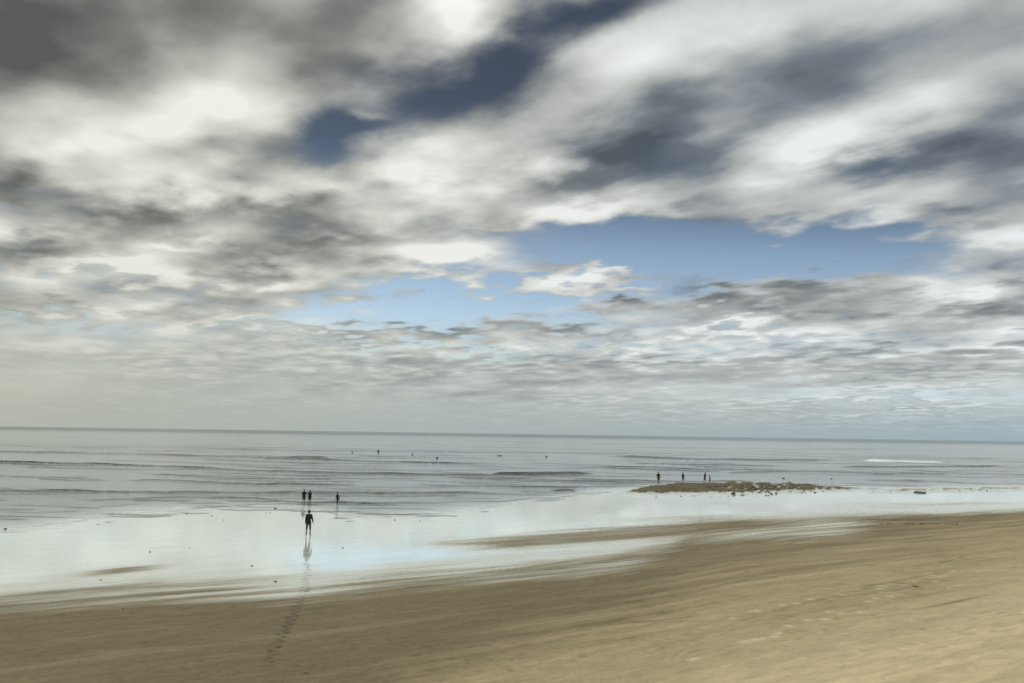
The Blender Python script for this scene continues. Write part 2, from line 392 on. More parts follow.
    dark = dark + .35 * np.exp(-(((px - 880) / 90) ** 2 + ((py + warp * 2 - (606 - (px - 880) * .28)) / 2.0) ** 2))
    dark = dark + .55 * np.exp(-(((px - 640) / 45) ** 2 + ((py - (638 - (px - 640) * .05)) / 1.1) ** 2))
    for (pts, w_, k_) in LINES:
        xs_ = [p[0] for p in pts]
        on = sst(xs_[0] - 4, xs_[0] + 4, px) * (1 - sst(xs_[-1] - 6, xs_[-1] + 4, px))
        dark = dark + k_ * on * np.exp(-((py + warp * 1.2 - poly(pts, px)) / w_) ** 2) * np.clip(.35 + 1.1 * fbm(s / .9, t / .5, 3, 83), 0, 1)
    dark = dark + .55 * np.exp(-((py - shy - 1.0 + warp * 3.0) / 1.2) ** 2) * sst(.0, .35, fbm(s / 1.4, t / .45, 3, 85)) * (1 - sst(560, 640, px))
    dark = dark + .30 * np.exp(-((py - shy - 7.0 + n_st * 6.0) / 1.4) ** 2) * sst(.1, .4, fbm(s / 1.2, t / .4, 3, 87)) * (1 - sst(500, 600, px))
    arid = np.where(front, sst(0, 1, (px - 700) / 330 + (py - 600) / 110 - .55), .6)
    dark = np.where(front, dark, 0)
    return z, wet, damp, barz, dark, arid, px, py

def ground_z(x, y):
    return float(beach(np.array([x]), np.array([y]))[0][0])

def on_ground(px, py):
    z = 0.0
    for _ in range(6):
        x, y = gpt(px, py, z); z = ground_z(x, y)
    return x, y, z

def mesh_grid(name, X, Y, Z, attrs, mat):
    nr, nc = X.shape
    me = bpy.data.meshes.new(name)
    co = np.stack([X, Y, Z], -1).reshape(-1, 3).astype(np.float32)
    i = np.arange(nr * nc).reshape(nr, nc)
    q = np.stack([i[:-1, :-1], i[:-1, 1:], i[1:, 1:], i[1:, :-1]], -1).reshape(-1, 4).astype(np.int32)
    me.vertices.add(len(co)); me.vertices.foreach_set('co', co.ravel())
    me.loops.add(q.size); me.loops.foreach_set('vertex_index', q.ravel())
    me.polygons.add(len(q)); me.polygons.foreach_set('loop_start', np.arange(0, q.size, 4, dtype=np.int32))
    me.polygons.foreach_set('loop_total', np.full(len(q), 4, dtype=np.int32))
    me.polygons.foreach_set('use_smooth', np.ones(len(q), dtype=bool))
    for k, v in attrs.items():
        a = me.attributes.new(k, 'FLOAT', 'POINT'); a.data.foreach_set('value', v.reshape(-1).astype(np.float32))
    me.update(); me.validate()
    me.materials.append(mat)
    o = bpy.data.objects.new(name, me); COL.objects.link(o)
    return o

def new_mat(name):
    mt = bpy.data.materials.new(name); mt.use_nodes = True
    n = NT(mt.node_tree); n.b = mt.node_tree.nodes['Principled BSDF']
    return mt, n

# ------------------------------------------------------------------ sand
sand, S = new_mat('beach_sand')
geo = S.node('ShaderNodeNewGeometry').outputs['Position']
gs = S.mapping(geo, rot=(0, 0, -SHORE_DIR))
wet = S.attr('wet'); damp = S.attr('damp'); bar = S.attr('bar'); dark = S.attr('dark'); prn = S.attr('print'); pale = S.attr('pale')
st1 = S.noise(S.mapping(gs, scale=(0.05, 0.55, 1)), 1.0, 6, 0.55, 0.4)
st2 = S.noise(S.mapping(gs, loc=(5, 3, 0), scale=(0.22, 2.6, 1)), 1.0, 5, 0.6, 0.3)
gr = S.noise(geo, 5.0, 5, 0.65)
gr2 = S.noise(geo, 60.0, 3, 0.7)
dryc = S.mixc(S.maprange(gr, .3, .7), (0.265, 0.212, 0.116), (0.33, 0.266, 0.152))
dmpc = S.mixc(S.maprange(gr, .3, .7), (0.116, 0.093, 0.048), (0.152, 0.123, 0.067))
dm = S.math('ADD', damp, S.math('MULTIPLY', S.math('SUBTRACT', st1, 0.5), 1.7))
dm = S.math('ADD', dm, S.math('MULTIPLY', S.math('SUBTRACT', st2, 0.5), 0.6), clamp=True)
dmraw = S.math('MULTIPLY', S.attr('arid'), S.math('MULTIPLY_ADD', st1, 2.4, -.35))
dryc = S.mixc(S.math('MULTIPLY', dmraw, 1.0, clamp=True), dryc, (0.47, 0.375, 0.225))
base = S.mixc(dm, dryc, dmpc)
mot = S.noise(S.mapping(gs, loc=(1, 8, 0), scale=(.5, 1.6, 1)), 1.6, 6, .68, .6)
mv = S.maprange(mot, .32, .68, .84, 1.14)
base = S.mixc(1.0, base, S.comb(mv, mv, mv), 'MULTIPLY')
spk = S.noise(S.mapping(gs, scale=(.7, 1.0, 1)), 9.0, 2, .6)
base = S.mixc(S.maprange(spk, .66, .74, 0, .5), base, (.075, .06, .035))
base = S.mixc(S.math('MULTIPLY', pale, 0.75, clamp=True), base, (0.58, 0.50, 0.34))
stain = S.math('MULTIPLY', S.math('ADD', dark, prn), 0.8, clamp=True)
base = S.mixc(stain, base, (0.055, 0.045, 0.028))
# sandbar: coarse, weedy and pebbly
bn1 = S.noise(S.mapping(gs, scale=(0.35, 0.8, 1)), 0.8, 5, 0.7)
bn2 = S.noise(geo, 3.2, 4, 0.6)
barc = S.ramp(S.math('MULTIPLY_ADD', bn2, .5, S.math('MULTIPLY', bn1, .6)), [(.38, (0.030, 0.024, 0.012)), (.5, (0.078, 0.060, 0.029)), (.60, (0.115, 0.092, 0.050)), (.70, (0.17, 0.145, 0.095))])
base = S.mixc(bar, base, barc)
grn = S.maprange(gr2, .25, .75, .74, 1.22)
base = S.mixc(1.0, base, S.comb(grn, grn, grn), 'MULTIPLY')
# thin water film on the sand, bright sky sheen painted into its colour
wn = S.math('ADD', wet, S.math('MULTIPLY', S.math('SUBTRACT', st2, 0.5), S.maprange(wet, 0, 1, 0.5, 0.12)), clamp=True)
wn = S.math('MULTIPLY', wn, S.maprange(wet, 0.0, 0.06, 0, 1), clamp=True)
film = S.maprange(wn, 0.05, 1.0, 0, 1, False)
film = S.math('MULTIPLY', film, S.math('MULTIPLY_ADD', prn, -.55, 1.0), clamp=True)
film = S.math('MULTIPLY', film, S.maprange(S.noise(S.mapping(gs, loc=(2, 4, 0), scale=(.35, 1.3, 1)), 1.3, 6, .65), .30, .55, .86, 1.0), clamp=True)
sheenc = S.mixc(S.noise(S.mapping(gs, scale=(.3, 1.6, 1)), 1.0, 5, .6), (0.80, 0.86, 0.785), (0.915, 0.96, 0.91))
base = S.mixc(film, base, sheenc)
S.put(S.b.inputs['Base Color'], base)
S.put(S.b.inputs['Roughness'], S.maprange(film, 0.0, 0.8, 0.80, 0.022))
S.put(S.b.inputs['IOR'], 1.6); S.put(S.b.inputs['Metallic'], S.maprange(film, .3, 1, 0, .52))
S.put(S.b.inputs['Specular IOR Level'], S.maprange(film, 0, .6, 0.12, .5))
bump = S.node('ShaderNodeBump'); bump.inputs['Distance'].default_value = 1.0
rip = S.noise(S.mapping(gs, scale=(1.4, 5.0, 1)), 1.0, 4, 0.6)
hgt = S.math('ADD', S.math('MULTIPLY', S.math('MULTIPLY', gr, S.maprange(film, 0, .6, .085, .0)), 1.0), S.math('MULTIPLY', rip, S.maprange(film, 0, .72, .035, .0022)))
hgt = S.math('ADD', hgt, S.math('MULTIPLY', S.math('MULTIPLY', bn2, bar), .25))
S.put(bump.inputs['Height'], hgt); bump.inputs['Strength'].default_value = 1.0
S.put(S.b.inputs['Normal'], bump.outputs[0])

def axis_angles(dense, half, coarse):
    a = np.radians(np.linspace(-half, half, dense))
    b = np.radians(np.linspace(half, 360 - half, coarse)[1:])
    return np.concatenate([a, b])
ang = axis_angles(1150, 40, 60)
dl = np.concatenate([np.linspace(420, 262, 40), np.arange(261, 46, -0.8), np.arange(46, 20, -2.0), np.array([17, 14, 11, 8, 5, 3, 2, 1, .5, .25, .12])])
R = CAM_H * FPX / dl
R = np.concatenate([[0.4, 2, 5, 9], R])
A, RR = np.meshgrid(ang, R)
X, Y = RR * np.sin(A), RR * np.cos(A)
Z, wet_, damp_, bar_, dark_, arid_, PX, PY = beach(X.ravel(), Y.ravel())
Xf, Yf = X.ravel(), Y.ravel()
prn_ = np.zeros_like(Z); pale_ = np.zeros_like(Z)
near = np.where((Yf > 15) & (Yf < 70) & (np.abs(Xf) < 60))[0]
xn, yn = Xf[near], Yf[near]
def stamp(x, y, a, L, Wd):
    ok = (np.abs(xn - x) < .8) & (np.abs(yn - y) < .8)
    idx = near[ok]; ddx, ddy = Xf[idx] - x, Yf[idx] - y
    u_ = ddx * math.cos(a) + ddy * math.sin(a); v_ = -ddx * math.sin(a) + ddy * math.cos(a)
    return idx, np.exp(-((u_ / L) ** 2 + (v_ / Wd) ** 2))
for (x, y, a, k) in FOOTPRINTS:
    idx, g = stamp(x, y, a, .17 * (.6 + .5 * k), .11 * (.7 + .4 * k)); Z[idx] -= .05 * g * k; prn_[idx] = np.maximum(prn_[idx], 1.25 * k * g)
for (x, y, a, k) in PALE:
    idx, g = stamp(x, y, a, .20 * k, .15 * k); Z[idx] += .015 * g; pale_[idx] = np.maximum(pale_[idx], .7 * g)
for (x, y, a, k) in SCUFF:
    idx, g = stamp(x, y, a, .22 * k, .13 * k); Z[idx] -= .025 * g * k; prn_[idx] = np.maximum(prn_[idx], .5 * k * g)
sh_ = X.shape
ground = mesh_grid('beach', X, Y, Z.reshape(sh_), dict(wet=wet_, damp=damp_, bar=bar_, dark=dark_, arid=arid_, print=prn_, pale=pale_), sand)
ground['kind'] = 'structure'

# ------------------------------------------------------------------ sea
water, Wn = new_mat('sea_water')
wg = Wn.node('ShaderNodeNewGeometry').outputs['Position']
foam = Wn.attr('foam'); silt_shade = Wn.attr('silt_shade')
wr = Wn.mapping(wg, rot=(0, 0, math.radians(-6)))
wcol = Wn.mixc(Wn.noise(Wn.mapping(wr, scale=(.03, .25, 1)), 1.0, 5, .6), (0.13, 0.155, 0.145), (0.27, 0.30, 0.28))
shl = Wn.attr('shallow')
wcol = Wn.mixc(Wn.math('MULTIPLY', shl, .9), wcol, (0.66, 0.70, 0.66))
wcol = Wn.mixc(silt_shade, wcol, (0.022, 0.020, 0.013))  # brown silt plus wave-face shade painted into the water colour
fn = Wn.noise(Wn.mapping(wr, scale=(.8, 2.2, 1)), 1.5, 5, .65)
fo = Wn.math('MULTIPLY', foam, Wn.maprange(fn, .32, .6), clamp=True)
wcol = Wn.mixc(fo, wcol, (0.74, 0.76, 0.73))
Wn.put(Wn.b.inputs['Base Color'], wcol)
Wn.put(Wn.b.inputs['Roughness'], Wn.maprange(fo, 0, 1, .12, .7))
Wn.put(Wn.b.inputs['IOR'], Wn.maprange(Wn.attr('far'), 0, 1, 1.33, 1.045))
wcol = Wn.mixc(Wn.attr('far'), wcol, (.085, .11, .115)); Wn.put(Wn.b.inputs['Base Color'], wcol)
wb = Wn.node('ShaderNodeBump')
r1 = Wn.noise(Wn.mapping(wr, scale=(.55, 2.4, 1)), 1.0, 4, .6)
r2 = Wn.noise(Wn.mapping(wr, scale=(.06, .34, 1)), 1.0, 3, .55)
Wn.put(wb.inputs['Height'], Wn.math('ADD', Wn.math('MULTIPLY', r1, .05), Wn.math('MULTIPLY', r2, Wn.maprange(Wn.attr('far'), 0, 1, .12, 1.1))))
wb.inputs['Distance'].default_value = 1.0; wb.inputs['Strength'].default_value = 1.0
Wn.put(Wn.b.inputs['Normal'], wb.outputs[0])

angs = np.concatenate([np.radians(np.linspace(-100, -42, 40)[:-1]), np.radians(np.linspace(-42, 42, 820)), np.radians(np.linspace(42, 100, 40)[1:])])
dls = np.concatenate([np.arange(118, 46, -0.22), np.arange(46, 8, -0.13), np.arange(8, 1, -.25), np.array([.9, .7, .5, .35, .2, .12, .08])])
Rs = CAM_H * FPX / dls
A, RR = np.meshgrid(angs, Rs)
X, Y = RR * np.sin(A), RR * np.cos(A)
PX, PY = project(X.ravel(), np.maximum(Y.ravel(), 2), np.zeros(X.size)); PX = np.clip(PX, -2000, 3000)
rr = CAM_H * FPX / np.maximum(PY - horizon(PX), .02)
zz = np.zeros(X.size); foam_ = np.zeros(X.size); silt_shade_ = np.zeros(X.size)
xs, ysn = X.ravel(), Y.ravel()
# crest lines: photo points, height, foam, silt with painted front-face shade, thickness of the front face
CRESTS = [
    ([(0, 452), (90, 445.5), (256, 450), (512, 453), (800, 454)], .20, 0, 0), ([(-100, 450), (0, 452), (110, 454), (256, 458), (430, 463.5), (512, 464.5), (560, 466)], .26, 0, 0),
    ([(-80, 461), (0, 462.5), (110, 465), (200, 468.5), (256, 471.5), (400, 475), (520, 476), (600, 474)], .24, 0, 0),
    ([(112, 481), (150, 480.5), (180, 481.5), (215, 483), (256, 485), (300, 484.5), (380, 486)], .20, 0, .5),
    ([(-200, 488), (0, 491.5), (40, 492), (70, 492), (130, 493), (256, 494), (410, 493.5), (520, 494), (575, 491)], .30, .0, .35),
    ([(60, 498.5), (80, 500), (130, 499.5), (200, 498.5), (256, 499), (300, 503), (400, 504), (500, 502)], .20, .0, .3),
    ([(430, 502.5), (500, 501.5), (560, 497.5), (600, 491)], .10, 0, .6),
    ([(484, 475.5), (500, 475.2), (520, 475.3), (549, 474.7), (600, 474)], .46, 0, 2.0),
    ([(255, 459), (275, 458.5), (305, 457.5), (340, 459)], .32, 0, 0),
    ([(548, 492), (562, 491), (580, 491.5)], .22, 0, 2.0),
    ([(600, 456), (690, 459.5), (760, 460.5), (857, 460.5)], .34, 0, 0),
    ([(857, 460.5), (880, 461), (905, 461.5), (925, 461.9), (955, 462.4)], .36, .6, 0),
    ([(820, 457), (905, 457.5), (1024, 459.5)], .22, 0, 0),
    ([(830, 467.5), (880, 467.2), (960, 466.5), (1030, 467)], .26, .0, 0), ([(860, 474.5), (900, 474), (960, 475)], .18, .0, .2),
    ([(620, 463), (700, 465), (800, 466.5)], .2, 0, 0), ([(560, 468), (640, 467), (720, 469)], .16, 0, 0), ([(720, 473), (800, 471.5), (850, 470)], .15, 0, .3),
    ([(600, 447), (760, 449), (1024, 450)], .25, 0, 0), ([(0, 431), (256, 435), (512, 438), (1024, 446)], .35, 0, 0), ([(300, 438), (600, 443.5), (1024, 448)], .22, 0, 0),
    ([(380, 488.5), (430, 488), (470, 486)], .1, 0, .3), ([(0, 476), (60, 478), (110, 479)], .1, 0, 0), ([(0, 511), (40, 513), (90, 511)], .06, 0, .3),
    ([(0, 505), (90, 508), (160, 503)], .06, 0, .2),
]
rng = random.Random(9)
for i in range(150):          # small wavelets between the big ones
    x0 = rng.uniform(-80, 1000); hy = horizon(x0); dd = rng.uniform(14, 62) if i < 85 else rng.uniform(3.5, 26); L = rng.uniform(80, 360)
    tilt = rng.uniform(-.004, .02)
    CRESTS.append(([(x0, hy + dd), (x0 + L * .5, hy + dd + L * .0146 + tilt * L * .5 + rng.uniform(-.8, .8)), (x0 + L, hy + dd + L * .0146 + tilt * L)], rng.uniform(.06, .15), 0, rng.random() * .3))
for i in range(90):          # ripples of the last shallow metres
    x0 = rng.uniform(-60, 620); hy = horizon(x0); dd = rng.uniform(60, 98); L = rng.uniform(18, 110)
    CRESTS.append(([(x0, hy + dd), (x0 + L * .5, hy + dd + L * .004 + rng.uniform(-.6, .6)), (x0 + L, hy + dd + L * .008)], rng.uniform(.05, .09), 0, .9))
for (pts, hgt, fm, sl) in CRESTS:
    x0, x1 = pts[0][0], pts[-1][0]
    sel = np.where((PX > x0 - 5) & (PX < x1 + 5))[0]
    pxs = PX[sel]
    wob = perlin(pxs / 37.0, np.full_like(pxs, pts[0][1]), 3) * .7 + perlin(pxs / 11.0, np.full_like(pxs, pts[0][1] * 1.7), 8) * .35
    yl = poly(pts, pxs) + wob * np.clip((poly(pts, pxs) - horizon(pxs)) / 60, .15, 1)
    rl = CAM_H * FPX / np.maximum(yl - horizon(pxs), .5)
    taper = sst(x0, x0 + (x1 - x0) * .12 + 4, pxs) * (1 - sst(x1 - (x1 - x0) * .2 - 4, x1, pxs))
    taper *= .72 + .4 * np.clip(perlin(pxs / 60.0, np.full_like(pxs, pts[0][1] * .37), 14) + .5, 0, 1.2)
    s_ = rr[sel] - rl
    k = np.clip(rl / 90, .6, 11)
    hgt_ = hgt * .95; wf, wbk = (.16 + .55 * hgt) * k, (1.6 + 3.5 * hgt) * k
    prof = np.where(s_ < 0, np.exp(-(s_ / wf) ** 2), np.exp(-(s_ / wbk) ** 2))
    h_ = hgt_ * taper * prof * np.clip(k, .6, 1.2 + k * .14)
    zz[sel] = np.maximum(zz[sel], h_)
    if fm: foam_[sel] = np.maximum(foam_[sel], fm * taper * 2.0 * np.exp(-((s_ + 1.5) / 6.5) ** 2))
    sl = max(sl, .85 if hgt > .13 else .7) if not fm else 0  # every crest without foam gets a painted dark front for wave shade
    if sl: silt_shade_[sel] = np.maximum(silt_shade_[sel], sl * taper * np.where(s_ < 0, np.exp(-(s_ / (wf * 1.6)) ** 2), np.exp(-(s_ / (wbk * (.5 if sl < 1.5 else 1.3))) ** 2)))
silt_shade_ = np.clip(silt_shade_, 0, 1)
far = np.clip(rr / 90, 1, 30)
zz += .02 * fbm(xs / 9.0, ysn / 1.6, 3, 51) * (1 - sst(150, 260, rr)) + .05 * fbm(xs / 50.0, ysn / 7.0, 3, 61) * sst(70, 160, rr) * (1 - sst(700, 1500, rr))
# swash: thin lace at the water's edge
shr = CAM_H * FPX / np.maximum(poly(SHORE, PX) - horizon(PX), 1)
off = rr - shr
silt_shade_ = np.maximum(silt_shade_, .8 * np.exp(-((off - .6 - 1.2 * fbm(xs / 7.0, ysn / 2.0, 3, 93)) / .5) ** 2) * sst(-.1, .3, fbm(xs / 1.6, ysn / .5, 3, 95)))
foam_ = np.maximum(foam_, .55 * np.exp(-((off - 1.0) / 2.2) ** 2) * sst(.0, .45, fbm(xs / 3.0, ysn / .7, 4, 71)))
zz = zz * sst(-4, 6, off + 4)
zz = zz + 0.004
sea = mesh_grid('sea', X, Y, zz.reshape(X.shape), dict(foam=foam_, silt_shade=silt_shade_, shallow=np.clip(np.exp(-np.maximum(off - 1, 0) / 4.5) * (.75 + .5 * fbm(xs / 6.0, ysn / 1.2, 3, 91)), 0, 1), far=sst(650, 2000, rr)), water)
sea['kind'] = 'structure'
#OBJECTS
# ------------------------------------------------------------------ small solids
def tag(o, label, cat, group=None):
    o['label'] = label; o['category'] = cat
    if group: o['group'] = group
    return o

def simple_mat(name, color, rough=.7, var=.25, scale=14.0, spec=.3):
    mt, n = new_mat(name)
    co = n.node('ShaderNodeTexCoord').outputs['Object']
    f = n.noise(co, scale, 4, .6)
    lo = tuple(c * (1 - var) for c in color); hi = tuple(min(1, c * (1 + var)) for c in color)
    n.put(n.b.inputs['Base Color'], n.mixc(n.maprange(f, .3, .7), lo, hi))
    n.put(n.b.inputs['Roughness'], rough); n.put(n.b.inputs['Specular IOR Level'], spec)
    return mt
skin_m = simple_mat('skin', (.30, .18, .12), .55, .12)
hair_m = simple_mat('dark_hair', (.016, .012, .010), .6, .3, 40)
M_ = {k: simple_mat('cloth_' + k, c, .85, .25) for k, c in dict(black=(.010, .011, .013), navy=(.014, .018, .032), charcoal=(.022, .023, .025),
      red=(.085, .010, .013), grey=(.13, .14, .15), green=(.035, .045, .028), pink=(.24, .10, .10)).items()}

def lobe(bm, a, b, ra, rb, n=12):
    """tapered limb with round ends"""
    a, b = Vector(a), Vector(b); d = b - a
    L = max(d.length, 1e-5); rot = d.to_track_quat('Z', 'Y').to_matrix()
    prof = []
    for k in range(1, 5):
        t = math.pi / 2 * (1 - k / 5); prof.append((-ra * math.sin(t), ra * math.cos(t)))
    prof += [(0, ra), (L * .33, ra + (rb - ra) * .30), (L * .66, ra + (rb - ra) * .66), (L, rb)]
    for k in range(1, 5):
        t = math.pi / 2 * k / 5; prof.append((L + rb * math.sin(t), rb * math.cos(t)))
    rings = []
    for (h, r) in prof:
        rings.append([bm.verts.new(a + rot @ Vector((r * math.cos(2 * math.pi * i / n), r * math.sin(2 * math.pi * i / n), h))) for i in range(n)])
    for p, q in zip(rings, rings[1:]):
        for i in range(n): bm.faces.new((p[i], p[(i + 1) % n], q[(i + 1) % n], q[i]))
    bm.faces.new(rings[0][::-1]); bm.faces.new(rings[-1])

def ball(bm, c, r, rot=None):
    m4 = Matrix.Translation(Vector(c)) @ (rot.to_4x4() if rot else Matrix.Identity(4)) @ Matrix.Diagonal((*r, 1))
    bmesh.ops.create_icosphere(bm, subdivisions=3, radius=1, matrix=m4)

def fuse(bm, name, mat, voxel, smooth=3, parent=None):
    """one continuous skin over the overlapping limbs"""
    me = bpy.data.meshes.new(name); bm.to_mesh(me); bm.free()
    o = bpy.data.objects.new(name, me); COL.objects.link(o)
    rm = o.modifiers.new('skin', 'REMESH'); rm.mode = 'VOXEL'; rm.voxel_size = voxel; rm.use_smooth_shade = True
    sm = o.modifiers.new('smooth', 'SMOOTH'); sm.iterations = smooth; sm.factor = .5
    dg = bpy.context.evaluated_depsgraph_get()
    me2 = bpy.data.meshes.new_from_object(o.evaluated_get(dg))
    o.modifiers.clear(); o.data = me2; bpy.data.meshes.remove(me); me2.name = name
    me2.materials.clear(); me2.materials.append(mat)
    for p in me2.polygons: p.use_smooth = True
    if parent: o.parent = parent
    return o

def person(x, y, z, label, Ht=1.7, face=0.0, stride=.12, arms=(.10, .10), fwd_arms=(.08, -.10), elbow=.15, build=1.0, top='black', bottom='black', sleeves=.55, legs_cover=.45, long_hair=False, head_turn=0.0, tilt=None, group=None, vox=.011, lean=0.03):
    J = {}
    k = build
    hipz, kneez = .92, .50
    J['pel'] = Vector((0, 0, .97)); J['chest'] = Vector((0, lean * .7, 1.28)); J['neck'] = Vector((0, lean, 1.46)); J['head'] = Vector((0, lean * 1.3 + .015, 1.625))
    bm = bmesh.new(); tp = bmesh.new(); bt = bmesh.new()
    lobe(bm, J['pel'] + Vector((-.055, 0, 0)), J['pel'] + Vector((.055, 0, 0)), .115 * k, .115 * k)
    lobe(bm, J['pel'], Vector((0, lean * .4, 1.13)), .125 * k, .115 * k)
    for s in (-1, 1):
        lobe(bm, (s * .05, lean * .4, 1.10), (s * .085 * k, lean * .8, 1.33), .095 * k, .10 * k)
    lobe(bm, (-.15, lean * .9, 1.405), (.15, lean * .9, 1.405), .062, .062)
    lobe(bm, J['neck'] - Vector((0, 0, .06)), J['head'] - Vector((0, .01, .05)), .058, .05)
    # head, jaw, nose, brow, ears
    hr = Matrix.Rotation(head_turn, 3, 'Z')
    hc = J['head']
    def hp(v): return hc + hr @ Vector(v)
    ball(bm, hp((0, -.005, .025)), (.075, .095, .098), hr)
    ball(bm, hp((0, .028, -.05)), (.056, .062, .062), hr)
    lobe(bm, hp((0, .082, .012)), hp((0, .106, -.022)), .012, .016)
    for s in (-1, 1):
        ball(bm, hp((s * .078, -.005, -.005)), (.012, .022, .032), hr)
        ball(bm, hp((s * .03, .082, .018)), (.014, .01, .010), hr)
    lobe(bm, hp((-.02, .083, -.055)), hp((.02, .083, -.055)), .009, .009)
    # arms and hands
    for i, s in enumerate((-1, 1)):
        sh = Vector((s * .185 * min(k, 1.1), lean * .9, 1.405))
        out, fw = arms[i], fwd_arms[i]
        el = sh + Vector((s * (.03 + out), fw * .8, -.28)); dv = (el - sh).normalized()
        wr = el + (dv * .245 + Vector((s * -.01, elbow * .3, 0))).normalized() * .245
        lobe(bm, sh, el, .052 * k, .040); lobe(bm, el, wr, .041, .027)
        fd = (wr - el).normalized(); side = Vector((s, 0, 0)); side = (side - fd * side.dot(fd)).normalized(); frn = fd.cross(side) * s
        if frn.y < 0: frn = -frn
        pc = wr + fd * .05
        lobe(bm, wr + fd * .01 + frn * .012, pc + frn * .022 + fd * .025, .022, .019); lobe(bm, wr + fd * .01 - frn * .012, pc - frn * .022 + fd * .025, .022, .018)
        for f, (off, L) in enumerate(((.033, .070), (.011, .080), (-.011, .074), (-.032, .058))):
            b0 = pc + frn * off + fd * .03; b1 = b0 + fd * L * .5 - side * .006; b2 = b1 + fd * L * .45 - side * .022
            lobe(bm, b0, b1, .0105, .0095, 8); lobe(bm, b1, b2, .0095, .0085, 8)
        t0 = wr + fd * .03 + frn * .028; t1 = t0 + frn * .030 + fd * .028; lobe(bm, t0, t1, .013, .011, 8); lobe(bm, t1, t1 + fd * .034 + frn * .004, .011, .009, 8)
        lobe(tp, sh, sh + (el - sh) * sleeves, .066 * k, .062 * k)
        if sleeves >= 1: lobe(tp, el, el + (wr - el) * .92, .056, .040)
        # legs
        hip = Vector((s * .092 * k, 0, hipz))
        st = stride * s
        kn = Vector((s * .095, st * .75 + .02, kneez)); an = Vector((s * .10, st * 1.15 - (.05 if st < 0 else .0), .085 + (.05 if st < -.08 else 0)))
        lobe(bm, hip, kn, .085 * k, .054 * k); lobe(bm, kn, kn + (an - kn) * .35 + Vector((0, -.018, 0)), .054 * k, .056 * k); lobe(bm, kn + (an - kn) * .35 + Vector((0, -.018, 0)), an, .055 * k, .036)
        toe = an + Vector((s * .02, .155, -.052 - (.04 if st < -.08 else 0)))
        lobe(bm, an + Vector((0, -.035, -.045)), an + Vector((s * .008, .07, -.04)), .038, .036); lobe(bm, an + Vector((s * .008, .06, -.045)), toe, .036, .026)
        lobe(bt, hip + Vector((0, 0, .02)), hip + (kn - hip) * min(1, legs_cover * 2), .100 * k, (.082 if legs_cover < .5 else .068) * k)
        if legs_cover > .5: lobe(bt, kn, kn + (an - kn) * (legs_cover - .5) * 2 * .92, .066 * k, .052 * k)
    lobe(bt, J['pel'] + Vector((-.055, 0, .0)), J['pel'] + Vector((.055, 0, .0)), .130 * k, .130 * k)
    lobe(bt, J['pel'], J['pel'] + Vector((0, 0, .07)), .136 * k, .132 * k)
    lobe(tp, (0, 0, 1.02), (0, lean * .4, 1.14), .141 * k, .130 * k)
    for s in (-1, 1): lobe(tp, (s * .05, lean * .4, 1.10), (s * .086 * k, lean * .8, 1.33), .110 * k, .114 * k)
    lobe(tp, (-.152, lean * .9, 1.400), (.152, lean * .9, 1.400), .076, .076)
    body = fuse(bm, 'person', skin_m, vox, 2)
    fuse(tp, 'shirt', M_[top], .015, 4, body)
    fuse(bt, 'trousers' if legs_cover > .5 else 'shorts', M_[bottom], .015, 4, body)
    hb = bmesh.new()
    ball(hb, hp((0, -.022, .040)), (.084, .098, .096), hr); ball(hb, hp((0, -.055, -.02)), (.070, .058, .075), hr)
    if long_hair: lobe(hb, hp((0, -.07, -.03)), hp((0, -.075, -.19)), .062, .040)
    fuse(hb, 'hair', hair_m, .012, 2, body)
    sc = Ht / 1.745
    body.location = (x, y, z); body.scale = (sc, sc, sc)
    body.rotation_euler = (0, 0, face) if tilt is None else (tilt, 0, face)
    tag(body, label, 'person', group)
    return body

def stand(px, py, label, dz=0.0, **kw):
    x, y, z = on_ground(px, py)
    return person(x, y, z + dz, label, **kw)

stand(308.2, 536, 'person in black walking out over the shiny wet sand, nearest figure with long mirror reflection', Ht=1.70, face=.05, stride=.13, arms=(-.005, .03), fwd_arms=(-.07, .07), top='black', bottom='black', sleeves=1.0, legs_cover=1.0, build=.90, vox=.009)
stand(303.7, 505.3, 'slim person in black with bare legs, left one of the pair at the waterline', Ht=1.52, face=.2, stride=.10, arms=(.03, .05), top='black', bottom='charcoal', legs_cover=.3, long_hair=True, build=.88, group='pair standing at the waterline')
stand(309.5, 504.8, 'slim person in navy with bare legs, right one of the pair at the waterline', Ht=1.45, face=-.15, stride=-.07, arms=(.06, .03), top='navy', bottom='black', legs_cover=.35, build=.90, group='pair standing at the waterline')
stand(337.3, 507.6, 'small person in dark clothes standing alone at the waterline right of the pair', Ht=1.48, face=1.2, stride=.09, arms=(.02, .03), top='charcoal', bottom='black', legs_cover=.5, build=.9)
stand(658.5, 483.8, 'person in a black top and red shorts on the left tip of the sandbar', Ht=1.80, face=.3, stride=.06, arms=(.04, .03), top='black', bottom='red', legs_cover=.42, sleeves=.6)
stand(682.8, 483.0, 'person in a navy top and grey trousers in the middle of the sandbar', Ht=1.68, face=-.9, stride=.10, arms=(.03, .05), top='navy', bottom='grey', legs_cover=.95, sleeves=1.0)
stand(704.7, 483.0, 'adult in a dark top and red shorts beside a child on the sandbar', Ht=1.62, face=-1.2, stride=.08, arms=(.04, .03), top='black', bottom='red', legs_cover=.45, sleeves=.7, lean=.09)
stand(709.9, 483.2, 'child in dark green beside the adult in red shorts on the sandbar', Ht=1.18, face=1.4, stride=.06, arms=(.04, .04), top='green', bottom='charcoal', legs_cover=.4, build=1.05)

